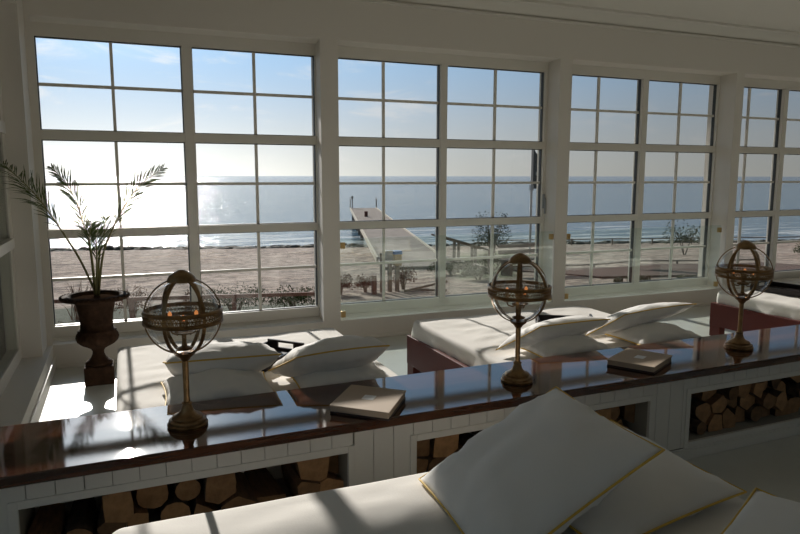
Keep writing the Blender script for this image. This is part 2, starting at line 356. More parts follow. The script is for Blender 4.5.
# windows: three tiers of two lights, four panes each
R1, R2 = (0.298, 0.378), (-0.530, -0.458)
GT, GB = 1.135, -1.298
MZ = (0.752, -0.074, -0.895)
def window(n, xl, gl, m0, m1, gr, xr, vx, handle=False, rot=None):
    root = empty('window_%d' % n, (xl, YG, SILL)); tag(root, kind='structure')
    def part(mb, name, m, **k):
        mb.v = [(a-xl, b-YG, c-SILL) for a, b, c in mb.v]
        return mb.build(name, m, root, **k)
    ya, yb = YG-0.045, YG+0.06
    f = MB().box(xl, xr, ya, yb, GT, HEAD).box(xl, xr, ya, yb, SILL, GB).box(xl, gl, ya, yb, GB, GT).box(gr, xr, ya, yb, GB, GT)
    part(f, 'frame', 'window_paint')
    part(MB().box(xl, xr, YG-0.20, YG-0.045, SILL, SILL+0.006), 'sill_board', 'window_paint')
    part(MB().box(m0, m1, ya-0.008, yb, GB, GT), 'mullion', 'window_paint', bevel=0.004)
    for a, b in (R1, R2):
        for x0, x1 in ((gl, m0), (m1, gr)):
            part(MB().box(x0, x1, ya-0.004, yb, a, b), 'transom', 'window_paint', bevel=0.004)
    g = MB(); pane_mesh = {}
    zs = [(R1[1], GT, MZ[0]), (R2[1], R1[0], MZ[1]), (GB, R2[0], MZ[2])]
    for (x0, x1), mx in zip(((gl, m0), (m1, gr)), vx):
        for z0, z1, mz in zs:
            e = 0.007
            for bx in ((x0, x0+e, z0, z1), (x1-e, x1, z0, z1), (x0+e, x1-e, z0, z0+e), (x0+e, x1-e, z1-e, z1)):
                g.box(bx[0], bx[1], YG-0.012, YG+0.03, bx[2], bx[3])
            part(MB().box(mx-0.013, mx+0.013, YG-0.004, YG+0.022, z0, z1), 'muntin', 'window_paint')
            part(MB().box(x0, mx-0.013, YG-0.004, YG+0.018, mz-0.013, mz+0.013).box(mx+0.013, x1, YG-0.004, YG+0.018, mz-0.013, mz+0.013), 'muntin', 'window_paint')
            for a, b in ((x0, mx-0.013), (mx+0.013, x1)):
                for c, d2 in ((z0, mz-0.013), (mz+0.013, z1)):
                    part(MB().box(a, b, YG+0.006, YG+0.012, c, d2), 'pane', 'window_glass')
    part(g, 'gasket', 'gasket')
    if handle:
        hx = gr+0.015
        part(MB().box(hx-0.012, hx+0.012, ya-0.02, ya, -0.36, -0.20).box(hx-0.008, hx+0.008, ya-0.045, ya-0.03, -0.42, -0.24).box(hx-0.008, hx+0.008, ya-0.03, ya-0.02, -0.27, -0.24), 'handle', 'steel_grey', bevel=0.003)
    return root
window(1, -0.655, -0.605, 0.542, 0.631, 1.755, 1.762, (-0.030, 1.185))
window(2, 1.85, 1.885, 3.089, 3.163, 4.366, 4.40, (2.472, 3.762), handle=True)
window(3, 4.48, 4.56, 5.733, 5.817, 6.932, 6.95, (5.131, 6.364))
window(4, 7.03, 7.085, 8.087, 8.170, 9.40, 9.46, (7.524, 8.78))
window(5, 9.60, 9.66, 10.73, 10.81, 11.89, 11.95, (10.2, 11.35))

for i, x0 in enumerate((0.2, 3.4, 6.6, 9.8)):
    bw = empty('window_%d' % (9+i), (x0, -4.6, -0.9)); tag(bw, kind='structure')
    MB().box(0, 2.2, -0.04, 0.04, 0, 0.07).box(0, 2.2, -0.04, 0.04, 1.93, 2.0).box(0, 0.07, -0.04, 0.04, 0.07, 1.93).box(2.13, 2.2, -0.04, 0.04, 0.07, 1.93).build('frame', 'window_paint', bw)
    MB().box(1.07, 1.13, -0.035, 0.035, 0.07, 1.93).build('mullion', 'window_paint', bw)
    for a, b in ((0.07, 1.07), (1.13, 2.13)): box('pane', 'window_glass', a, b, -0.003, 0.003, 0.07, 1.93, bw)
# side windows in the left wall, blinds down outside
def side_window(n, y0, y1, blind=False):
    root = empty('window_%d' % n, (-0.8, y0, SILL)); tag(root, kind='structure')
    def part(x0, x1, a, b, z0, z1, name, m, **k):
        return box(name, m, x0+0.8, x1+0.8, a-y0, b-y0, z0-SILL, z1-SILL, root, **k)
    s = 0.12
    f = MB().box(-0.06, 0.02, 0, y1-y0, 2.54, 2.64).box(-0.06, 0.02, 0, y1-y0, 0, 0.10).box(-0.06, 0.02, 0, s, 0.1, 2.54).box(-0.06, 0.02, y1-y0-s, y1-y0, 0.1, 2.54)
    f.build('frame', 'window_paint', root, bevel=0.004)
    ym = (y0+y1)/2
    part(-0.86, -0.775, ym-0.04, ym+0.04, -1.3, 1.14, 'mullion', 'window_paint')
    for a, b in ((y0+s, ym-0.04), (ym+0.04, y1-s)):
        for q in (R1, R2): part(-0.86, -0.755, a, b, q[0], q[1], 'transom', 'window_paint')
        for z0, z1 in ((R1[1], 1.14), (R2[1], R1[0]), (-1.3, R2[0])):
            part(-0.800, -0.794, a, b, z0, z1, 'pane', 'side_glass')
    if blind: part(-0.90, -0.88, y0+0.02, y1-0.02, -1.38, 1.2, 'blind', 'dark_blind')
side_window(6, 3.45, 5.74, blind=True)
side_window(7, 0.7, 3.1)
side_window(8, -2.0, 0.3)

# balcony slab outside above the windows
tag(box('balcony_slab', 'stucco_out', -3, 15, 6.52, 9.85, 1.96, 2.2), kind='structure')

# glass guards with brass clips
def guard(x0, x1, label, clips):
    root = empty('glass_guard', (x0, YF+0.01, SILL)); tag(root, label, 'glass guard', 'glass guards across the window openings')
    box('glass_panel', 'guard_glass', 0.006, x1-x0-0.006, 0.0, 0.010, -0.01, 0.80, root)
    for cx, cz in clips:
        box('clip', 'brass_clip', cx-0.022, cx+0.022, -0.012, 0.022, cz-0.03, cz+0.03, root, bevel=0.003)
guard(1.905, 4.362, 'low clear glass guard across the second window, behind the jetty view', [(0.03, 0.735), (0.03, 0.06), (2.43, 0.74), (2.43, 0.06)])
guard(4.53, 6.86, 'low clear glass guard across the third window, right of the flag', [(0.03, 0.735), (0.03, 0.06), (2.30, 0.74), (2.30, 0.06)])

# ------------------------------------------------------------------ counter with firewood niches
CROT = 0.0178
CO = Vector((-0.58, 2.612, FZ))
def cw(x, y, z=0):     # counter-local -> world (local x along counter, y depth from the front lip)
    return Vector((CO.x + x*cos(CROT) - y*sin(CROT), CO.y + x*sin(CROT) + y*cos(CROT), CO.z + z))
counter = empty('counter', CO, CROT)
tag(counter, 'long low white panelled counter with dark red varnished wooden top and firewood niches', 'counter')
TOP = 0.536; L = 7.2; DEP = 0.565
box('countertop', 'varnished_mahogany', 0, L, 0, DEP, TOP-0.045, TOP, counter, bevel=0.006)
FY = 0.045                       # front board face
bd = MB()
bd.box(0.0, L, FY+0.02, DEP-0.02, 0.0, 0.02)                 # bottom
bd.box(0.0, L, DEP-0.05, DEP-0.02, 0.0, TOP-0.045)           # back
bd.build('carcass', 'board_paint', counter)
X0 = CO.x
niches = [(-0.412-X0, 0.866-X0), (1.20-X0, 2.605-X0), (2.905-X0, 4.29-X0), (4.60-X0, 5.98-X0)]
NZ0, NZ1 = 0.100, 0.385
ys = [0.0]
for a, b in niches:
    lin = MB()
    e = 0.012
    lin.box(a-e, a, FY+0.016, DEP-0.05, NZ0-e, NZ1+e).box(b, b+e, FY+0.016, DEP-0.05, NZ0-e, NZ1+e).box(a, b, FY+0.016, DEP-0.05, NZ0-e, NZ0).box(a, b, FY+0.016, DEP-0.05, NZ1, NZ1+e)
    lin.build('niche_lining', 'niche_liner', counter)
    fr = MB(); q = 0.032
    fr.box(a-q, a, FY-0.004, FY+0.016, NZ0-q, NZ1+q).box(b, b+q, FY-0.004, FY+0.016, NZ0-q, NZ1+q).box(a, b, FY-0.004, FY+0.016, NZ0-q, NZ0).box(a, b, FY-0.004, FY+0.016, NZ1, NZ1+q)
    fr.build('niche_frame', 'board_paint', counter, bevel=0.002)
BW = 0.098
x = 0.0; board_cache = {}
while x < L-0.01:
    x1 = min(x+BW, L)
    segs = [(0.072, TOP-0.045)]
    for a, b in niches:
        if x1 > a-0.032+0.005 and x < b+0.032-0.005:
            if x < a-0.032: segs = [(0.072, TOP-0.045, x, a-0.032), (NZ1+0.032, TOP-0.045, a-0.032, x1)]
            elif x1 > b+0.032: segs = [(NZ1+0.032, TOP-0.045, x, b+0.032), (0.072, TOP-0.045, b+0.032, x1)]
            else: segs = [(NZ1+0.032, TOP-0.045)]
    for s_ in segs:
        xa, xb = (s_[2], s_[3]) if len(s_) > 2 else (x, x1)
        ga = 0.0016 if xa == x else 0.0; gb = 0.0016 if xb == x1 else 0.0
        if xb-xa < 0.008: continue
        o = box('board', 'board_paint', xa+ga, xb-gb, FY+0.002, FY+0.016, s_[0], s_[1], counter)
    x = x1
box('board_backing', 'niche_liner', 0, L, FY+0.0165, FY+0.019, NZ1+0.013, TOP-0.045, counter)
bb = MB(); prev = 0
for a, b in niches + [(L, L)]:
    bb.box(prev, a-0.013, FY+0.0165, FY+0.019, 0.0, NZ1+0.013); prev = b+0.013
bb.build('board_backing', 'niche_liner', counter)
box('base_trim', 'board_paint', 0, L, FY-0.012, FY+0.0, 0.0, 0.056, counter, bevel=0.004)
box('base_moulding', 'board_paint', 0, L, FY-0.008, FY+0.002, 0.056, 0.068, counter, bevel=0.004)

# firewood: every log its own object; the cut ends tile each niche like a tight stack
rng = random.Random(11)
def clip_half(poly, nx, ny, c):          # keep nx*x+ny*y <= c
    out = []
    for i in range(len(poly)):
        p, q = poly[i], poly[(i+1) % len(poly)]
        dp, dq = nx*p[0]+ny*p[1]-c, nx*q[0]+ny*q[1]-c
        if dp <= 0: out.append(p)
        if dp*dq < 0: t = dp/(dp-dq); out.append((p[0]+(q[0]-p[0])*t, p[1]+(q[1]-p[1])*t))
    return out
def log_mesh(poly, bark, ln, rg):
    n = len(poly); K = 4; vs = []; mb = MB()
    for k in range(K):
        t = k/(K-1)
        for a, b in poly: vs.append((a*(1-0.22*t), ln*t, b*(1-0.22*t)))
    mb.add(vs, [])
    def addf(f, m_): mb.f.append(f); mb.mi.append(m_)
    addf(tuple(range(n)), 2); addf(tuple(range((K-1)*n, K*n))[::-1], 2)
    for k in range(K-1):
        for i in range(n): addf((k*n+i, k*n+(i+1) % n, (k+1)*n+(i+1) % n, (k+1)*n+i), 0 if bark[i] else 1)
    return mb
niche_words = ['left firewood niche', 'middle firewood niche', 'right firewood niche', 'far right firewood niche']
ordinals = 'first second third fourth fifth sixth seventh eighth ninth tenth eleventh twelfth thirteenth fourteenth fifteenth sixteenth seventeenth'.split()
for ni, (a, b) in enumerate(niches[:3]):
    H = NZ1-NZ0; nrow = [2, 2, 3][ni]; cellw = [0.125, 0.125, 0.115][ni]
    seeds = []
    for ri in range(nrow):
        nc = int((b-a)/cellw)
        for ci in range(nc):
            seeds.append((ri, (ci+0.5+(0.25 if ri % 2 else -0.1))/nc*(b-a)+rng.uniform(-.028, .028), (ri+0.5)/nrow*H*0.97+rng.uniform(-.022, .022)))
    row_count = {}
    for k, (ri, sx_, sz_) in sorted(enumerate(seeds), key=lambda q: (q[1][0], q[1][1])):
        wob = 0.93 if ri == nrow-1 else 1.0
        poly = [(0.004, 0.003), (b-a-0.004, 0.003), (b-a-0.004, H*wob-0.004), (0.004, H*wob-0.004)]
        for k2, (r2, tx, tz) in enumerate(seeds):
            if k2 == k: continue
            dx, dz = tx-sx_, tz-sz_; l = sqrt(dx*dx+dz*dz)
            if l > 0.4: continue
            poly = clip_half(poly, dx/l, dz/l, (dx*(tx+sx_)/2+dz*(tz+sz_)/2)/l-0.0022)
        row_count[ri] = row_count.get(ri, 0)+1
        if ri == nrow-1 and rng.random() < 0.22: continue
        if len(poly) < 3: continue
        cx = sum(p[0] for p in poly)/len(poly); cz = sum(p[1] for p in poly)/len(poly)
        kind = rng.choice(['round', 'wedge', 'wedge', 'half', 'half', 'split'])
        rin = min(abs((poly[i][0]-cx)*(poly[(i+1) % len(poly)][1]-poly[i][1])-(poly[i][1]-cz)*(poly[(i+1) % len(poly)][0]-poly[i][0]))/max(1e-6, math.hypot(poly[(i+1) % len(poly)][0]-poly[i][0], poly[(i+1) % len(poly)][1]-poly[i][1])) for i in range(len(poly)))
        P = [(p[0]-cx, p[1]-cz) for p in poly]
        if kind == 'round' and rin > 0.035:
            P = [(rin*1.12*cos(2*pi*i/12)*rng.uniform(.94, 1.02), rin*1.1*sin(2*pi*i/12)*rng.uniform(.94, 1.0)) for i in range(12)]
            P2 = P
            for i in range(len(poly)):   # keep inside the cell
                p, q = (poly[i][0]-cx, poly[i][1]-cz), (poly[(i+1) % len(poly)][0]-cx, poly[(i+1) % len(poly)][1]-cz)
                ex, ez = q[0]-p[0], q[1]-p[1]; l = math.hypot(ex, ez)
                if l > 1e-4: P2 = clip_half(P2, ez/l, -ex/l, (ez*p[0]-ex*p[1])/l)
            P = P2; bark = [1]*len(P)
        else:
            kind = 'wedge' if kind == 'wedge' else ('half' if kind == 'half' else 'block')
            if kind == 'wedge':           # split away one side so that a pointed section is left
                an = rng.uniform(0, 2*pi); P = clip_half(P, cos(an), sin(an), rin*0.42)
            # round off one side with bark
            an = rng.uniform(0, 2*pi); q = []; bark = []
            for i in range(len(P)):
                p, p2 = P[i], P[(i+1) % len(P)]; mx_, mz_ = (p[0]+p2[0])/2, (p[1]+p2[1])/2
                isb = (mx_*cos(an)+mz_*sin(an)) > 0.25*rin
                q.append((p[0]*(0.93 if isb else 1), p[1]*(0.93 if isb else 1))); bark.append(1 if isb else 0)
                q.append((mx_*(1.0 if isb else 0.99), mz_*(1.0 if isb else 0.99))); bark.append(1 if isb else 0)
            P = q
        if len(P) < 3: continue
        o = log_mesh(P, bark, rng.uniform(0.30, 0.36), rng).build('firewood_log', ['log_bark', 'log_split', 'log_cut'])
        o.location = cw(a+cx, FY + 0.025 + rng.uniform(0.0, 0.11), NZ0+cz); o.rotation_euler = (0, 0, CROT + rng.uniform(-.06, .06))
        rw = (['bottom', 'top'] if nrow == 2 else ['bottom', 'middle', 'top'])[ri]
        words = {'round': 'round bark-covered log', 'wedge': 'wedge-shaped split log', 'half': 'half-barked split log', 'block': 'blocky split log'}[kind]
        tag(o, '%s, %s from the left in the %s row of the %s' % (words, ordinals[min(16, row_count[ri]-1)], rw, niche_words[ni]), 'log', 'firewood in the ' + niche_words[ni])

# ------------------------------------------------------------------ daybeds
def cloth_box(x0, x1, y0, y1, zt, zb, rad=0.05, crown=0.012, fold=0.01, flare=0.0, seed=0, wr=0.004, sides=10):
    """sheet over a mattress: top, rounded edge and hanging sides with folds; origin at x0,y0"""
    per = []; R = rad
    def arc(cx, cy, a0):
        for i in range(5): a = a0+pi/2*i/4; per.append((cx+R*cos(a), cy+R*sin(a), cos(a), sin(a)))
    nx, ny = int((x1-x0)/0.04), int((y1-y0)/0.04)
    arc(x1-R, y1-R, 0)
    for i in range(1, nx): per.append((x1-R-(x1-x0-2*R)*i/nx, y1, 0, 1))
    arc(x0+R, y1-R, pi/2)
    for i in range(1, ny): per.append((x0, y1-R-(y1-y0-2*R)*i/ny, -1, 0))
    arc(x0+R, y0+R, pi)
    for i in range(1, nx): per.append((x0+R+(x1-x0-2*R)*i/nx, y0, 0, -1))
    arc(x1-R, y0+R, 3*pi/2)
    for i in range(1, ny): per.append((x1, y0+R+(y1-y0-2*R)*i/ny, 1, 0))
    n = len(per); cx, cy = (x0+x1)/2, (y0+y1)/2
    rings = []
    def nz(x, y, s, o): return noise.noise(Vector((x*s+seed*7.3, y*s+seed*3.1, o)))
    K = 22
    for k in range(K, 0, -1):               # top rings, inner to outer
        s = 1-k/(K+0.6); ring = []
        for (px, py, ux, uy) in per:
            x = cx+(px-ux*rad*.6-cx)*s; y = cy+(py-uy*rad*.6-cy)*s
            e = 1-s**6
            z = zt + crown*e + wr*(nz(x, y, 2.3, 0)+0.7*nz(x*0.5+y, y*2.5-x, 4.0, 1.0)+0.5*(1-abs(nz(x, y, 5.0, 2.0))*4)*0.5)
            ring.append((x, y, z))
        rings.append(ring)
    for i, (dr, dz) in enumerate([(0.6, 0.0), (0.35, 0.05), (0.12, 0.22), (0.0, 0.55)]):
        rings.append([(px-ux*rad*dr, py-uy*rad*dr, zt-rad*dz+wr*nz(px, py, 2.3, 0)) for px, py, ux, uy in per])
    for j in range(1, sides+1):
        t = j/sides; ring = []
        for i, (px, py, ux, uy) in enumerate(per):
            q = nz(px, py, 4.2, 5.0+t*0.6)+0.6*nz(px, py, 9.0, 9.0+t)
            off = fold*t*q*2 + flare*t
            ring.append((px+ux*off, py+uy*off, (zt-rad*.55)*(1-t)+zb*t + 0.01*t*nz(px, py, 2.0, 3.0)))
        rings.append(ring)
    mb = MB(); vs = []; fs = []
    for rg_ in rings: vs += rg_
    for k in range(len(rings)-1):
        for i in range(n): fs.append((k*n+i, k*n+(i+1) % n, (k+1)*n+(i+1) % n, (k+1)*n+i))
    fs.append(tuple(range(n)))
    mb.add(vs, fs); return mb
def daybed(x0, x1, y0, y1, label, sheet_drop, seed, frame=True):
    root = empty('daybed', (x0, y0, FZ)); tag(root, label, 'daybed')
    W, D = x1-x0, y1-y0
    if frame:
        for ya, yb in ((0, 0.05), (D-0.05, D)): box('end_rail', 'mahogany_frame', 0.05, W-0.05, ya, yb, 0.11, 0.34, root, bevel=0.004)
        for xa, xb in ((0, 0.05), (W-0.05, W)): box('side_rail', 'mahogany_frame', xa, xb, 0.0, D, 0.11, 0.34, root, bevel=0.004)
        for xa in (0.003, W-0.083):
            for ya in (0.003, D-0.123): box('leg', 'mahogany_frame', xa, xa+0.08, ya, ya+0.12, 0, 0.15, root, bevel=0.004)
    else:
        for xa in (0.06, W-0.14):
            for ya in (0.06, D-0.14): box('leg', 'mahogany_frame', xa, xa+0.08, ya, ya+0.08, 0, 0.25, root)
        box('bed_base', 'mahogany_frame', 0.05, W-0.05, 0.05, D-0.05, 0.16, 0.30, root)
    i = 0.028 if frame else 0.0
    m = cloth_box(i, W-i, i, D-i, 0.465, sheet_drop, rad=0.05, fold=0.02 if frame else 0.012, flare=0.004 if frame else 0.0, seed=seed, wr=0.009)
    m.build('mattress_sheet', 'sheet', root, smooth='all')
    return root
daybed(-0.085, 1.43, 3.24, 4.75, 'white sheeted daybed beside the urn, its sheet hanging to the floor', 0.02, 1, frame=False)
daybed(2.045, 3.76, 3.28, 4.79, 'middle daybed with white sheet over a red-brown wooden frame', 0.30, 2)
daybed(5.43, 7.08, 3.36, 4.91, 'farthest daybed at right with white sheet and red-brown frame', 0.30, 3)
daybed(-0.10, 2.0, 0.62, 2.24, 'nearest white sheeted daybed in front of the counter', 0.05, 4, frame=False)

# ------------------------------------------------------------------ pillows
def pillow(P, thick, label, group=None, seed=0, arch=0.0, sag=0.06, pinch=0.55, under=None):
    """P: four corners in order around; thickness bulges along the normal"""
    P = [Vector(p) for p in P]; ctr = sum(P, Vector())/4
    n_ = (P[1]-P[0]).cross(P[3]-P[0]).normalized()
    if n_.z < 0: n_ = -n_
    G = 28
    def nz(u, v, s, o): return noise.noise(Vector((u*s+seed*5.7, v*s-seed*2.2, o)))
    def pt(i, j, side):
        u = -1+2*i/G; v = -1+2*j/G
        u = math.copysign(abs(u)**0.85, u); v = math.copysign(abs(v)**0.85, v)
        uu = u*(1-sag*(1-v*v)); vv = v*(1-sag*(1-u*u))
        a, b = (uu+1)/2, (vv+1)/2
        p = P[0]*(1-a)*(1-b)+P[1]*a*(1-b)+P[2]*a*b+P[3]*(1-a)*b
        e = max(0.0, (1-u**2)*(1-v**2))
        h = (thick if side > 0 or under is None else under)*(e**pinch)
        edge = max(abs(u), abs(v)); 
        crease = 0.13*thick*(nz(u, v, 2.6, side*3.0)) + 0.22*thick*nz(u*1.0, v*1.0, 6.0, side*5.0)*(edge**3)
        h += crease*(min(1, e*8))*(0 if under is not None and under < 0.05 and side < 0 else 1)
        p = p + n_*side*h + Vector((0, 0, 1))*arch*(1-u*u)
        return p - ctr
    vs = []; fs = []
    idx = {}
    for side in (1, -1):
        for i in range(G+1):
            for j in range(G+1):
                bnd = i in (0, G) or j in (0, G)
                if side == -1 and bnd: idx[(i, j, -1)] = idx[(i, j, 1)]; continue
                idx[(i, j, side)] = len(vs); vs.append(pt(i, j, side))
    for side in (1, -1):
        for i in range(G):
            for j in range(G):
                q = (idx[(i, j, side)], idx[(i+1, j, side)], idx[(i+1, j+1, side)], idx[(i, j+1, side)])
                fs.append(q if side == 1 else q[::-1])
    root = empty('pillow', ctr); tag(root, label, 'pillow', group)
    MB().add(vs, fs).build('cover', 'pillow_cotton', root, smooth='all')
    loop = [(i, 0) for i in range(G)]+[(G, j) for j in range(G)]+[(G-i, G) for i in range(G)]+[(0, G-j) for j in range(G)]
    MB().tube([vs[idx[(i, j, 1)]] for i, j in loop], 0.0042, seg=6, closed=True).build('piping', 'piping', root, smooth='all')
    return root
def flat_pillow(x0, y0, w_, d_, z, rot, thick, label, group=None, dzx=0.0, dzy=0.0, **k):
    c, s = cos(rot), sin(rot)
    P = []
    for u, v in ((0, 0), (1, 0), (1, 1), (0, 1)):
        P.append((x0+u*w_*c-v*d_*s, y0+u*w_*s+v*d_*c, z+u*dzx+v*dzy))
    return pillow(P, thick, label, group, **k)
MT = FZ+0.475        # mattress top
flat_pillow(0.13, 3.205, 0.54, 0.44, MT+0.036, -0.02, 0.105, 'white pillow with yellow piping, under the upright one behind the left lamp', seed=1, under=0.03)
pillow([(0.155, 3.44, -0.930), (0.725, 3.37, -0.925), (0.73, 3.77, -1.03), (0.16, 3.83, -1.03)], 0.088, 'plump white pillow with yellow piping, on top behind the left lamp', seed=2, under=0.115, pinch=0.42, sag=0.04)
flat_pillow(0.79, 3.215, 0.52, 0.42, MT+0.034, 0.0, 0.085, 'flat white pillow under the tilted one, right side of the first daybed', seed=3, under=0.03)
pillow([(0.790, 3.31, -0.935), (1.285, 3.25, -0.905), (1.27, 3.60, -1.02), (0.70, 3.60, -1.075)], 0.088, 'tilted white pillow with yellow piping, right side of the first daybed before the tray', seed=4, under=0.115, pinch=0.42, arch=0.01, sag=0.04)
flat_pillow(2.30, 3.26, 0.54, 0.40, MT+0.034, 0.02, 0.085, 'flat white pillow under the tilted one, left side of the middle daybed', seed=5, under=0.03)
pillow([(2.40, 3.47, -0.945), (2.915, 3.43, -0.930), (2.82, 3.78, -1.02), (2.135, 3.56, -1.09)], 0.088, 'tilted white pillow just right of the middle lamp on the middle daybed', seed=6, under=0.115, pinch=0.42, arch=0.005, sag=0.04)
flat_pillow(3.06, 3.275, 0.56, 0.42, MT+0.034, 0.02, 0.085, 'flat white pillow under the tilted one, right side of the middle daybed', seed=7, under=0.03)
pillow([(3.15, 3.56, -0.945), (3.755, 3.52, -0.905), (3.62, 3.90, -1.01), (2.875, 3.63, -1.085)], 0.088, 'tilted white pillow at the right end of the middle daybed', seed=8, under=0.115, pinch=0.42, arch=0.01, sag=0.04)
# foreground pillows
pillow([(0.960, 2.127, -1.110), (1.582, 2.165, -0.846), (1.508, 1.503, -0.839), (0.888, 1.470, -1.100)], 0.105, 'large tilted white pillow on the nearest daybed, in front of its neighbours', seed=9, sag=0.035)
pillow([(1.16, 2.03, -1.06), (1.875, 2.17, -1.03), (1.955, 1.565, -1.09), (1.24, 1.43, -1.08)], 0.075, 'white pillow lying flat on the nearest daybed, half under the large tilted one', seed=10, sag=0.035)
pillow([(1.22, 1.17, -1.03), (1.78, 1.39, -0.965), (2.00, 0.86, -1.03), (1.42, 0.64, -1.06)], 0.08, 'white pillow at the lower right corner on the nearest daybed', seed=11, sag=0.035)

# ------------------------------------------------------------------ globe lamps
def make_lamp():
    root = empty('globe_lamp')
    MB().lathe([(0.0000, 0), (0.0810, 0), (0.0846, 0.005), (0.0846, 0.012), (0.0773, 0.017), (0.0791, 0.022), (0.0773, 0.029), (0.0644, 0.034), (0.0653, 0.039), (0.0616, 0.045), (0.0478, 0.050), (0.0368, 0.057), (0.0276, 0.067), (0.0230, 0.080), (0.0190, 0.094), (0.0220, 0.098), (0.0210, 0.103), (0.0140, 0.108)], 40).build('base', 'antique_brass', root, smooth=True)
    MB().lathe([(0.0145, 0.105), (0.0125, 0.13), (0.0135, 0.285), (0.020, 0.292), (0.024, 0.300), (0.040, 0.312), (0.046, 0.322), (0.0, 0.324)], 24).build('stem', 'antique_brass', root, smooth=True)
    zc, R = 0.480, 0.156
    MB().lathe([(0.149*cos(radians(a)), zc+0.149*sin(radians(a))) for a in range(-84, 85, 6)], 40).build('glass_globe', 'globe_glass', root, smooth='all')
    for k in range(6):
        a = k*pi/3
        pts = [(R*cos(radians(e))*cos(a), R*cos(radians(e))*sin(a), zc+(R*1.04)*sin(radians(e))) for e in range(-76, 77, 6)]
        MB().tube(pts, (0.0105, 0.004), seg=4, flat=lambda p: Vector((p.x, p.y, p.z-zc)).normalized()).build('rib', 'antique_brass', root, smooth=True)
    MB().lathe([(0.0, zc+0.196), (0.012, zc+0.195), (0.020, zc+0.190), (0.032, zc+0.184), (0.044, zc+0.176), (0.052, zc+0.168), (0.058, zc+0.157), (0.060, zc+0.146), (0.05, zc+0.144)], 32).build('cap', 'antique_brass', root, smooth=True)
    for zr in (0.022, -0.022):
        band = MB().lathe([(R-0.001, zr-0.009), (R+0.005, zr-0.007), (R+0.008, zr-0.003), (R+0.006, zr), (R+0.008, zr+0.003), (R+0.005, zr+0.007), (R-0.001, zr+0.009), (R-0.003, zr)], 56, cz=zc, close=True)
        band.build('rim', 'antique_brass', root, smooth=True)
    gal = MB(); n = 66
    for k in range(n):
        a = 2*pi*k/n; a2 = a+2*pi/n
        for s0, s1 in ((a, a2), (a2, a)):
            gal.tube([((R+0.004)*cos(s0), (R+0.004)*sin(s0), zc-0.016), ((R+0.004)*cos(s1), (R+0.004)*sin(s1), zc+0.016)], 0.0019, seg=4)
    g = gal.build('pierced_gallery', 'antique_brass', root); g['kind'] = 'stuff'
    mid = MB().lathe([(R+0.002, -0.0025), (R+0.007, 0), (R+0.002, 0.0025), (R, 0)], 56, cz=zc, close=True).build('gallery_bead', 'antique_brass', root, smooth=True)
    MB().lathe([(0.0, 0.335), (0.030, 0.335), (0.034, 0.342), (0.012, 0.350), (0.009, 0.370), (0.010, 0.398), (0.034, 0.404), (0.038, 0.412), (0.030, 0.418), (0.012, 0.420), (0.018, 0.45), (0.022, 0.47), (0.010, 0.475), (0.0, 0.476)], 24).build('candle_stem', 'antique_brass', root, smooth=True)
    for k in range(3):
        a = 2*pi*k/3+0.5; c, s = cos(a), sin(a)
        arm = MB().tube([(0.008*c, 0.008*s, 0.41), (0.03*c, 0.03*s, 0.395), (0.055*c, 0.055*s, 0.402), (0.062*c, 0.062*s, 0.418)], 0.0035, seg=8)
        arm.lathe([(0.004, 0.416), (0.020, 0.422), (0.021, 0.427), (0.012, 0.428)], 16, cx=0.062*c, cy=0.062*s)
        ar = arm.build('candle_arm', 'antique_brass', root, smooth=True)
        MB().lathe([(0.0, 0.426), (0.011, 0.426), (0.011, 0.470), (0.0, 0.471)], 14, cx=0.062*c, cy=0.062*s).build('candle', 'candle', ar, smooth=True)
        MB().lathe([(0.004, 0.471), (0.008, 0.477), (0.008, 0.486), (0.003, 0.494), (0.0, 0.496)], 12, cx=0.062*c, cy=0.062*s).build('bulb', 'bulb_amber', ar, smooth=True)
    return root
lamp = make_lamp()
CT = FZ+TOP
for i, (x, y, rz, lb) in enumerate([(0.21, 2.89, -0.05, 'antique brass globe lamp with round stepped base, at the left in front of the urn'),
                                    (1.86, 2.885, -0.10, 'antique brass globe lamp in the middle of the counter, before the middle daybed'),
                                    (3.512, 2.94, 0.12, 'antique brass globe lamp farthest right on the counter')]):
    o = lamp if i == 0 else copy_tree(lamp)
    o.location = (x, y, CT); o.rotation_euler = (0, 0, rz)
    tag(o, lb, 'lamp', 'globe lamps along the counter')

# ------------------------------------------------------------------ albums on the counter
def album(P, label):
    P = [Vector((p[0], p[1], 0)) for p in P]; c = sum(P, Vector())/4
    root = empty('album', (c.x, c.y, CT)); tag(root, label, 'album', 'beige albums on the counter')
    def slab(sc, z0, z1, name, m):
        MB().prism([((p-c).x*sc, (p-c).y*sc) for p in P], z0, z1).build(name, m, root, bevel=0.0025)
    slab(0.985, 0.0, 0.010, 'base_board', 'album_base')
    slab(0.97, 0.010, 0.033, 'pages', 'album_cover')
    slab(1.0, 0.033, 0.041, 'cover', 'album_cover')
    MB().prism([((p-c).x*0.2, (p-c).y*0.2) for p in P], 0.041, 0.0418).build('label_plate', 'album_label', root)
album([(0.812, 2.791), (1.025, 2.594), (1.215, 2.850), (1.000, 3.040)], 'square beige album with small pale label, left of the middle lamp')
album([(2.476, 2.929), (2.609, 2.700), (2.885, 2.850), (2.765, 3.085)], 'square beige album with small pale label, between middle and right lamps')

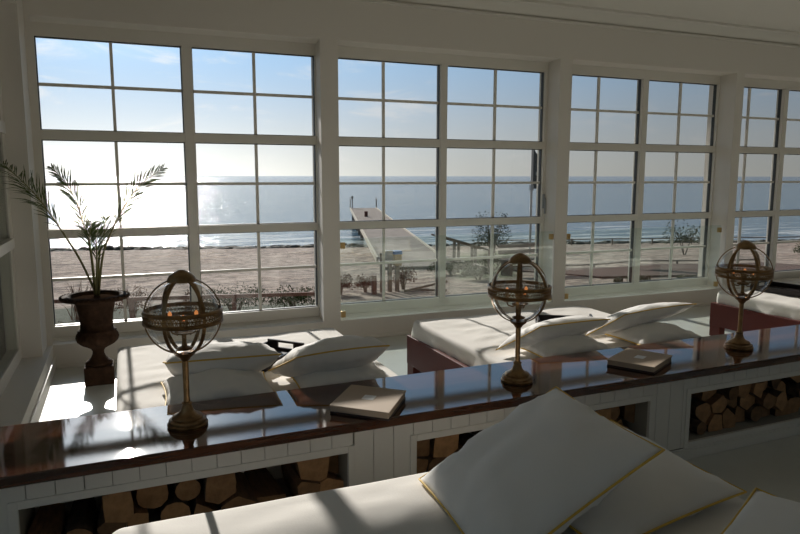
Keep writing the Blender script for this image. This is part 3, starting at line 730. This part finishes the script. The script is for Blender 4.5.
# ------------------------------------------------------------------ trays
def tray(x, y, rz, label, w_=0.42, d_=0.30):
    root = empty('tray', (x, y, MT+0.006), rz); tag(root, label, 'tray')
    box('tray_bottom', 'tray_lacquer', -w_/2, w_/2, -d_/2, d_/2, 0, 0.010, root, bevel=0.002)
    for s in (-1, 1):
        box('long_side', 'tray_lacquer', -w_/2, w_/2, s*d_/2-(0.012 if s > 0 else 0), s*d_/2+(0.012 if s < 0 else 0), 0.010, 0.055, root, bevel=0.002)
        xa, xb = (s*w_/2-0.014, s*w_/2) if s > 0 else (-w_/2, -w_/2+0.014)
        e = MB().box(xa, xb, -d_/2+0.012, d_/2-0.012, 0.010, 0.028)
        e.box(xa, xb, -d_/2+0.012, -0.06, 0.028, 0.075).box(xa, xb, 0.06, d_/2-0.012, 0.028, 0.075).box(xa, xb, -0.06, 0.06, 0.060, 0.075)
        e.build('handle_end', 'tray_lacquer', root, bevel=0.002)
tray(0.765, 3.98, radians(42), 'dark lacquered tray with cut-out handles, on the first daybed')
tray(3.02, 4.05, radians(150), 'dark lacquered tray mostly hidden behind pillows, on the middle daybed')
tray(5.95, 4.50, radians(100), 'dark lacquered tray with cut-out handles, on the farthest daybed', 0.48, 0.40)

# ------------------------------------------------------------------ urn and palm
UX, UY = -0.235, 5.56
urn = empty('iron_urn', (UX, UY, FZ)); tag(urn, 'rusty brown fluted iron urn on a square plinth beside the left window', 'urn')
MB().box(-0.105, 0.105, -0.105, 0.105, 0, 0.145).build('plinth', 'iron', urn, bevel=0.008)
def fl(z, a):
    if 0.27 < z < 0.40: return 0.05*abs(cos(a*12))*sin((z-0.27)/0.13*pi)
    return 0
urn_prof = [(0.0, 0.145), (0.100, 0.145), (0.106, 0.155), (0.102, 0.168), (0.082, 0.180), (0.058, 0.200), (0.046, 0.225), (0.044, 0.245), (0.055, 0.265), (0.085, 0.282), (0.122, 0.300), (0.150, 0.325), (0.160, 0.350), (0.158, 0.375), (0.146, 0.395), (0.150, 0.402), (0.140, 0.412), (0.126, 0.418), (0.124, 0.46), (0.128, 0.51), (0.138, 0.56), (0.155, 0.605), (0.180, 0.630), (0.235, 0.640), (0.268, 0.640), (0.276, 0.650), (0.270, 0.662), (0.245, 0.668), (0.225, 0.672), (0.205, 0.664), (0.195, 0.640), (0.0, 0.640)]
urn_prof = [(r*(0.94 if z < 0.6 else 0.90), 0.145+(z-0.145)*1.045) for r, z in urn_prof]
MB().lathe(urn_prof, 96, flute=fl).build('urn_body', 'iron', urn, smooth='all')
gr = MB()
for k in range(40):
    a = 2*pi*k/40; gr.lathe([(0.0, -0.008), (0.012, -0.004), (0.014, 0.004), (0.0, 0.012)], 8, cx=0.238*cos(a), cy=0.238*sin(a), cz=0.682)
gr.build('rim_beading', 'iron', urn, smooth='all')
soil = MB().lathe([(0.0, 0.685), (0.06, 0.682), (0.12, 0.674), (0.172, 0.665)], 28)
soil.build('soil', 'soil', urn, smooth='all')

palm = empty('palm', (UX, UY, FZ+0.68)); tag(palm, 'young feathery palm with thin arching fronds growing from the urn', 'palm')
prng = random.Random(4)
def frond(pts, start, ll, dens, label=None):
    pts = [Vector((x-UX, y-UY, z-FZ-0.68)) for x, y, z in pts]
    # resample
    dense = []
    for i in range(len(pts)-1):
        p0 = pts[max(i-1, 0)]; p1 = pts[i]; p2 = pts[i+1]; p3 = pts[min(i+2, len(pts)-1)]
        for k in range(8):
            t = k/8; dense.append(0.5*((2*p1)+(-p0+p2)*t+(2*p0-5*p1+4*p2-p3)*t*t+(-p0+3*p1-3*p2+p3)*t**3))
    dense.append(pts[-1]); n = len(dense)
    st = MB().tube(dense, [0.008*(1-i/n)+0.0016 for i in range(n)], seg=6).build('frond_stem', 'palm_stem', palm, smooth='all')
    lf = MB(); i0 = int(n*start)
    steps = int((n-i0)*dens)
    for q in range(steps):
        f = i0+(n-1-i0)*q/steps; i = int(f); p = dense[i].lerp(dense[min(i+1, n-1)], f-i)
        t = (dense[min(i+1, n-1)]-dense[max(i-1, 0)]).normalized()
        up = Vector((0, 0, 1)); side = t.cross(Vector((0.3, 1, 0.2))).normalized(); dep = t.cross(side).normalized()
        fr = q/steps; l = ll*(0.35+1.1*sin(pi*min(1, 0.15+fr*0.85)))*prng.uniform(.8, 1.15)
        for s in (-1, 1):
            dv = (t*prng.uniform(0.9, 1.3) + side*s*prng.uniform(0.45, 0.8) + dep*prng.uniform(-.5, .5)).normalized()
            a = p; m_ = p+dv*l*0.55; b = p+dv*l + Vector((0, 0, -0.10*l)); wv = dv.cross(dep).normalized()*0.0040
            wd = dv.cross(wv).normalized()*0.001
            lf.add([a-wv*.4, a+wv*.4, m_+wv+wd, m_-wv+wd, b], [(0, 1, 2, 3), (3, 2, 4)])
    lo = lf.build('leaflets', 'palm_leaf', st); lo['kind'] = 'stuff'
Yb = UY
frond([(-0.219, Yb, -0.92), (-0.324, Yb+.02, -0.636), (-0.440, Yb+.03, -0.404), (-0.53, Yb+.02, -0.238), (-0.60, Yb-.04, -0.12), (-0.68, Yb-.22, 0.003), (-0.73, Yb-.38, 0.08)], 0.36, 0.15, 1.3)
frond([(-0.232, Yb, -0.92), (-0.25, Yb+.05, -0.563), (-0.288, Yb+.1, -0.371), (-0.335, Yb+.15, -0.182), (-0.40, Yb+.16, -0.048), (-0.485, Yb+.14, 0.062)], 0.32, 0.12, 1.7)
frond([(-0.211, Yb, -0.92), (-0.162, Yb-.03, -0.605), (-0.088, Yb-.05, -0.415), (0.014, Yb-.05, -0.225), (0.129, Yb-.05, -0.072), (0.303, Yb-.04, 0.059)], 0.45, 0.12, 1.7)
frond([(-0.225, Yb, -0.92), (-0.235, Yb-.1, -0.62), (-0.24, Yb-.2, -0.45), (-0.215, Yb-.28, -0.34)], 0.4, 0.11, 1.6)
frond([(-0.215, Yb, -0.92), (-0.19, Yb+.06, -0.62), (-0.15, Yb+.1, -0.47), (-0.13, Yb+.12, -0.33)], 0.4, 0.10, 1.3)
frond([(-0.225, Yb, -0.92), (-0.21, Yb-.02, -0.70), (-0.20, Yb-.06, -0.52), (-0.205, Yb-.1, -0.38)], 0.4, 0.10, 1.3)

# ------------------------------------------------------------------ outside: ground, sea
def gz(x, y):
    t = y+0.27*x
    if t < 12: z = -2.4
    elif t < 43: z = -2.4-(t-12)/31*1.95
    else: z = -4.35-(t-43)*0.09
    if 3 < x < 16: z -= 0.12*min(1, max(0, (t-20)/3))*max(0, 1-max(0, t-34)/4)
    z += 0.05*noise.noise(Vector((x*0.25, y*0.25, 0)))*min(1, max(0, (t-12)/5))
    return z
g = MB(); vs = []; fs = []
xs = [-120, -90, -60, -40, -30] + [-24+i*0.9 for i in range(90)] + [60, 75, 90, 120, 160]
yy = [6.5+i*0.5 for i in range(40)] + [26.5+i*0.8 for i in range(40)] + [60, 66]
for a in xs:
    for b in yy: vs.append((a, b, gz(a, b)))
ny = len(yy)
for i in range(len(xs)-1):
    for j in range(ny-1): fs.append((i*ny+j, (i+1)*ny+j, (i+1)*ny+j+1, i*ny+j+1))
tag(MB().add(vs, fs).build('beach', 'beach_sand', smooth='all'), kind='structure')
sv = []; sf = []
sx = [-30000, -6000, -1500, -400, -120, 0, 120, 400, 1500, 6000, 30000]; sy = [0.0, 60, 200, 800, 3000, 9000, 30000]
for a in sx:
    for b in sy: sv.append((a, max(18, 0)+b, -4.30))
for i in range(len(sx)-1):
    for j in range(len(sy)-1): k = i*len(sy)+j; sf.append((k, k+len(sy), k+len(sy)+1, k+1))
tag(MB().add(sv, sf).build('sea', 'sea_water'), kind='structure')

# seaweed bank along the waterline
srng = random.Random(3); sw = MB()
t = -12.0
while t < 62:
    px = t; py = 41.8-0.27*px + srng.uniform(-.7, .7)
    r = srng.uniform(0.25, 0.6); h = srng.uniform(0.05, 0.16)*(1+1.1*max(0, noise.noise(Vector((px*0.35, 1.7, 0)))+0.2))
    prof = [(r, -0.1), (r*0.95, h*0.35), (r*0.7, h*0.8), (r*0.35, h), (0, h*1.05)]
    o0 = len(sw.v); sw.lathe(prof, 9, cx=px, cy=py, cz=gz(px, py)-0.03)
    sw.v[o0:] = [(x+srng.uniform(-.1, .1), y+srng.uniform(-.1, .1), z+srng.uniform(-.04, .04)) for x, y, z in sw.v[o0:]]
    t += srng.uniform(0.10, 0.22)
tag(sw.build('seaweed_bank', 'seaweed', smooth='all'), 'dark band of seaweed and clumps along the waterline', 'seaweed', kind='stuff')

# jetty
j0 = Vector((9.9, 23.05, 0)); j1 = Vector((21.75, 62.3, 0)); dv = (j1-j0).normalized(); nv = Vector((dv.y, -dv.x, 0)); JL = (j1-j0).length
jr = empty('jetty', (j0.x+0.12, j0.y, -3.14), math.atan2(dv.y, dv.x)); tag(jr, 'long grey jetty with pale edges running out over the sea', 'jetty')
HW = 1.27
box('deck', 'deck_grey', -2.0, JL, -HW, HW, -0.18, 0.0, jr)
for s in (-1, 1):
    box('edge_beam', 'kerb_white', 0.3, JL, s*HW-0.04, s*HW+0.04, -0.16, 0.07, jr)
k = 20.0
while k < JL:
    for s in (-1, 1): MB().tube([(k, s*(HW-0.25), -2.6), (k, s*(HW-0.25), -0.18)], 0.13, seg=8).build('pile', 'weathered_wood', jr)
    k += 4.0
for s, xx in ((1, JL-0.3), (-1, JL-0.3), (1, JL-9)):
    rl = MB().tube([(xx, s*HW, 0), (xx, s*HW, 1.05)], 0.04, seg=6).tube([(xx-0.7, s*HW, 0), (xx-0.7, s*HW, 0.9)], 0.03, seg=6).tube([(xx-0.7, s*HW, 0.88), (xx, s*HW, 1.0)], 0.03, seg=6)
    if xx > JL-2: rl.build('ladder_rail', 'weathered_wood', jr)
MB().tube([(JL-0.4, HW-0.2, 0), (JL-0.4, HW-0.2, 1.0)], 0.05, seg=6).lathe([(0.0, 0.9), (0.10, 0.95), (0.10, 1.15), (0, 1.2)], 8, cx=JL-0.4, cy=HW-0.2).build('lamp_post', 'weathered_wood', jr)
MB().box(JL-14.2, JL-13.8, HW-1.0, HW-0.75, 0, 0.42).build('bollard', 'red_wood', jr)

# low rail fence in front of the first window
fx0, fx1 = Vector((-3.0, 11.8, 0)), Vector((3.1, 10.45, 0)); fd = (fx1-fx0).normalized(); FL = (fx1-fx0).length
fr_ = empty('rail_fence', (fx0.x, fx0.y, -2.4), math.atan2(fd.y, fd.x)); tag(fr_, 'low reddish wooden rail fence between the first window and the beach', 'fence')
box('rail', 'red_wood', 0, FL, -0.02, 0.02, 0.45, 0.51, fr_)
for q in range(5): box('post', 'red_wood', q*FL/4-0.035, q*FL/4+0.035, -0.035, 0.035, -0.15, 0.50, fr_)

# vegetation
def bush(name, x, y, w_, h, n, m, label, cat, seed, blade=0.10, grass=False, group=None):
    rg = random.Random(seed); z0 = gz(x, y)
    mb = MB()
    for _ in range(n):
        if grass:
            a = rg.uniform(0, 2*pi); r = w_*0.5*sqrt(rg.random())*0.6; bx, by = r*cos(a), r*sin(a)*0.6; l = h*rg.uniform(.45, 1)
            dx, dy = rg.uniform(-.3, .3)*h+bx*0.3, rg.uniform(-.3, .3)*h
            wv = Vector((rg.uniform(-1, 1), rg.uniform(-1, 1), 0)).normalized()*blade*0.16
            p = Vector((bx, by, 0)); q = p+Vector((dx*.4, dy*.4, l*.6)); e = p+Vector((dx, dy, l))
            mb.add([p-wv, p+wv, q+wv*.7, q-wv*.7, e], [(0, 1, 2, 3), (3, 2, 4)])
        else:
            a = rg.uniform(0, 2*pi); u = rg.random()**0.6; ph = rg.uniform(-0.4, 1)
            c = Vector((w_/2*u*cos(a)*sqrt(1-max(0, ph)**2*.7), w_/2*u*sin(a)*0.7, h*(0.45+0.5*ph*u)))
            v1 = Vector((rg.uniform(-1, 1), rg.uniform(-1, 1), rg.uniform(-1, 1))).normalized()*blade; v2 = v1.cross(Vector((rg.uniform(-1, 1), rg.uniform(-1, 1), rg.uniform(-1, 1)))).normalized()*blade*0.4
            mb.add([c-v1, c+v2, c+v1, c-v2], [(0, 1, 2, 3)])
    root = empty(name, (x, y, z0)); tag(root, label, cat, group)
    f = mb.build('foliage', m, root); f['kind'] = 'stuff'
    st = MB()
    for _ in range(4 if not grass else 2):
        a = rg.uniform(0, 6.28); st.tube([(0, 0, -0.1), (0.12*w_*cos(a), 0.1*w_*sin(a), h*0.4), (0.28*w_*cos(a), 0.2*w_*sin(a), h*0.75)], [0.03, 0.018, 0.008], seg=5)
    st.build('stem', 'weathered_wood', root)
bush('shrub', 1.75, 11.9, 1.4, 0.50, 1500, 'shrub_green', 'green shrub behind the rail fence, right part of first window', 'shrub', 1, 0.028)
bush('shrub', 2.75, 11.5, 1.0, 0.50, 1200, 'shrub_green', 'green shrub at the right end of the rail fence', 'shrub', 2, 0.028)
bush('shrub', 1.02, 11.3, 0.40, 0.60, 900, 'shrub_red', 'small reddish shrub beside a fence post', 'shrub', 3, 0.025)
bush('shrub', 0.05, 11.7, 0.6, 0.66, 700, 'shrub_red', 'reddish shrub seen through the left lamp globe', 'shrub', 4, 0.025)
bush('dune_grass', -0.75, 12.2, 0.6, 0.75, 45, 'shrub_red', 'sparse reddish tall weeds beyond the urn', 'weeds', 5, 0.05, grass=True)
bush('shrub', -1.25, 10.5, 1.3, 0.30, 1500, 'shrub_olive', 'low green shrub behind the urn at the far left', 'shrub', 6, 0.025)
bush('shrub', 5.0, 14.1, 0.55, 0.42, 900, 'shrub_red', 'reddish brown bush left of the tall wooden post', 'shrub', 7, 0.028)
bush('shrub', 4.30, 13.8, 0.65, 0.50, 1100, 'shrub_red', 'reddish bush at the left edge of the second window', 'shrub', 8, 0.028)
bush('shrub', 6.05, 14.4, 0.7, 0.62, 900, 'shrub_red', 'reddish bush right of the box with blue lid', 'shrub', 9, 0.028)
bush('tree', 13.0, 22.2, 1.7, 2.2, 1500, 'shrub_olive', 'loose olive bush tree left of the flag pole', 'tree', 10, 0.045)
bush('shrub', 8.9, 17.4, 1.6, 0.45, 2200, 'shrub_olive', 'low green bush on the bank beside the sandy path', 'shrub', 11, 0.035)
bush('shrub', 12.1, 20.4, 1.6, 0.50, 2200, 'shrub_olive', 'wide green bush behind the wooden steps', 'shrub', 12, 0.035)
bush('shrub', 8.75, 15.6, 1.0, 0.40, 1500, 'shrub_green', 'dark green bush in front of the wooden steps', 'shrub', 13, 0.035)
bush('shrub', 22.6, 22.0, 2.3, 1.6, 900, 'shrub_olive', 'sparse leafy bush seen through the third window', 'shrub', 14, 0.05)
bush('shrub', 25.5, 18.0, 2.2, 0.6, 1200, 'shrub_olive', 'low green shrub on the sand, seen through fourth window', 'shrub', 15, 0.05)
tr = random.Random(8)
for i in range(10):
    xx = tr.uniform(11.5, 16.5)
    bush('grass_tuft', xx, 13.7-0.27*(xx-11)+tr.uniform(-.3, .3), 0.45, 0.16, 60, 'shrub_green', 'small green tuft on the sand before the brown terrace', 'grass tuft', 30+i, 0.07, grass=True, group='tufts before the brown terrace')

# brown terrace beyond the third window
def drape(x0, x1, ya, yb, dz, name, m, nx=14):
    vs = []; fs = []
    for i in range(nx+1):
        xx = x0+(x1-x0)*i/nx
        for y in (ya, yb):
            yv = y-0.27*(xx-11.5); vs += [(xx, yv, gz(xx, yv)+dz), (xx, yv, gz(xx, yv)-0.15)]
    for i in range(nx):
        a = i*4; b = a+4
        fs += [(a, b, b+2, a+2), (a, a+1, b+1, b), (a+2, b+2, b+3, a+3)]
    fs += [(0, 2, 3, 1), (nx*4, nx*4+1, nx*4+3, nx*4+2)]
    return MB().add(vs, fs).build(name, m)
tag(drape(11.8, 20.5, 14.4, 18.8, 0.06, 'terrace', 'terrace_brown'), 'reddish brown paved terrace outside the third window', 'terrace')
def posts(name, x0, x1, y, n, h, m, label, rails=(0.9,), th=0.05):
    root = empty(name, (x0, y, gz(x0, y))); tag(root, label, 'fence')
    base = gz(x0, y)
    pp = []
    for i in range(n):
        xx = x0+(x1-x0)*i/(n-1); yv = y-0.27*(xx-x0); zz = gz(xx, yv)-base; pp.append((xx-x0, yv-y, zz))
        MB().tube([(xx-x0, yv-y, zz-0.1), (xx-x0, yv-y, zz+h)], th, seg=6).build('post', m, root)
    for r in rails:
        MB().tube([(a, b, c+h*r) for a, b, c in pp], th*0.7, seg=5).build('rail', m, root)
posts('beach_fence', 20, 40, 34.5, 9, 0.40, 'weathered_wood', 'dark post and rail fence along the far edge of the beach')
posts('terrace_rail', 11.8, 20.5, 19.0, 7, 0.16, 'weathered_wood', 'low dark rail at the seaward edge of the brown terrace', th=0.04)

# wooden steps rail and bench on the bank
sr = empty('wooden_steps', (9.3, 18.1, gz(9.3, 18.1))); tag(sr, 'weathered wooden steps with slanting handrails on the grassy bank', 'steps')
for k in range(3):
    for s in (0, 0.9):
        MB().box(-0.035+k*0.62, 0.035+k*0.62, s-0.035, s+0.035, -0.2, 1.05-k*0.17).build('post', 'weathered_wood', sr)
for s in (0, 0.9): MB().tube([(-0.35, s, 1.15), (1.45, s, 0.62)], 0.03, seg=6).build('handrail', 'weathered_wood', sr)
for k in range(4): MB().box(-0.1+k*0.4, 0.25+k*0.4, 0.0, 0.9, 0.38-k*0.12, 0.44-k*0.12).build('step', 'weathered_wood', sr)
bn = empty('bench', (9.9, 16.0, gz(9.9, 16.0))); tag(bn, 'grey wooden bench behind the middle lamp globe', 'bench')
for k in range(3): MB().box(0, 1.9, 0.15*k, 0.15*k+0.12, 0.42, 0.46).build('seat_slat', 'deck_grey', bn)
for k in range(2): MB().box(0, 1.9, 0.48, 0.51, 0.58+0.17*k, 0.69+0.17*k).build('back_slat', 'deck_grey', bn)
for xx in (0.1, 1.75): MB().box(xx, xx+0.08, 0.0, 0.5, -0.1, 0.42).build('leg', 'weathered_wood', bn)

# sign post, letter box and posts by the jetty path
sp = empty('post_with_boxes', (5.55, 14.0, gz(5.55, 14.0))); tag(sp, 'posts carrying a tan box with blue lid beside a grey box', 'post box')
zb = gz(5.55, 14.0)
box('post', 'weathered_wood', -0.04, 0.04, -0.04, 0.04, -0.1, -1.95-zb, sp)
box('post', 'weathered_wood', 0.14, 0.22, -0.04, 0.04, -0.1, -1.95-zb, sp)
box('tan_box', 'tan_box', 0.09, 0.26, -0.10, 0.06, -2.03-zb, -1.77-zb, sp, bevel=0.01)
box('lid', 'blue_paint', 0.08, 0.27, -0.11, 0.07, -1.77-zb, -1.69-zb, sp, bevel=0.01)
box('grey_box', 'steel_grey', -0.11, 0.05, -0.08, 0.05, -1.90-zb, -1.68-zb, sp, bevel=0.01)
p2 = MB().tube([(0, 0, -0.1), (0, 0, 0.90)], 0.055, seg=8).build('wooden_post', 'weathered_wood'); p2.location = (5.33, 13.9, gz(5.33, 13.9)); tag(p2, 'tall dark wooden post left of the grey box', 'post')
p3 = MB().tube([(0, 0, -0.1), (0, 0, 0.42)], 0.06, seg=8).build('wooden_post', 'red_wood'); p3.location = (5.02, 13.6, gz(5.02, 13.6)); tag(p3, 'short reddish wooden post among the dune grass', 'post')
for i, (xa, ya, ln, an, lb) in enumerate([(5.75, 13.6, 1.0, -0.5, 'pale driftwood plank leaning below the tan box'), (6.0, 13.9, 0.9, -0.8, 'driftwood plank lying right of the reddish grass')]):
    o = box('driftwood_plank', 'weathered_wood', 0, ln, -0.04, 0.04, 0, 0.05); o.location = (xa, ya, gz(xa, ya)+0.02); o.rotation_euler = (0, -0.25+0.2*i, an); tag(o, lb, 'driftwood')

# flag
fx, fy = 14.62, 22.0; fb = gz(fx, fy)
fp = empty('flag_pole', (fx, fy, fb)); tag(fp, 'pale flag pole standing on the beach, seen in the second window', 'flag pole')
MB().tube([(0, 0, -0.1), (0, 0, 1.15-fb)], 0.045, seg=10).build('pole', 'pole_white', fp, smooth=True)
MB().box(-0.06, 0.06, -0.06, 0.06, -0.55-fb, -0.35-fb).build('cleat_box', 'steel_grey', fp)
vs = []; fs = []
NX, NZ = 14, 22
fw, fh = 0.62, 1.55
for side in (0, 1):
    for i in range(NX+1):
        for j in range(NZ+1):
            u = i/NX; v = j/NZ
            xx = 0.05+u*fw*(0.75+0.25*v); droop = -0.75*u*(1-0.4*v)*0.9
            yy_ = 0.10*sin(u*9+v*2)*u+0.004*side
            vs.append((xx, yy_, 1.08-fb-v*fh+droop*(1-v*0.8)))
W2_ = (NX+1)*(NZ+1)
for side in (0, 1):
    for i in range(NX):
        for j in range(NZ):
            a = side*W2_+i*(NZ+1)+j; q = (a, a+NZ+1, a+NZ+2, a+1); fs.append(q if side else q[::-1])
fl_ = MB(); fl_.add(vs, fs)
for k, fc in enumerate(fl_.f):
    kk = k % (NX*NZ); i, j = kk//NZ, kk % NZ
    fl_.mi[k] = 1 if ((i-7)**2/6+(j-8)**2/7 < 1 or (abs(i-7) < 5 and j in (12, 13))) else 0
fo = fl_.build('flag', ['flag_cloth', 'flag_emblem'], smooth='all'); fo.location = (fx, fy, fb); tag(fo, 'dark hanging flag with pale emblem on the beach flag pole', 'flag')
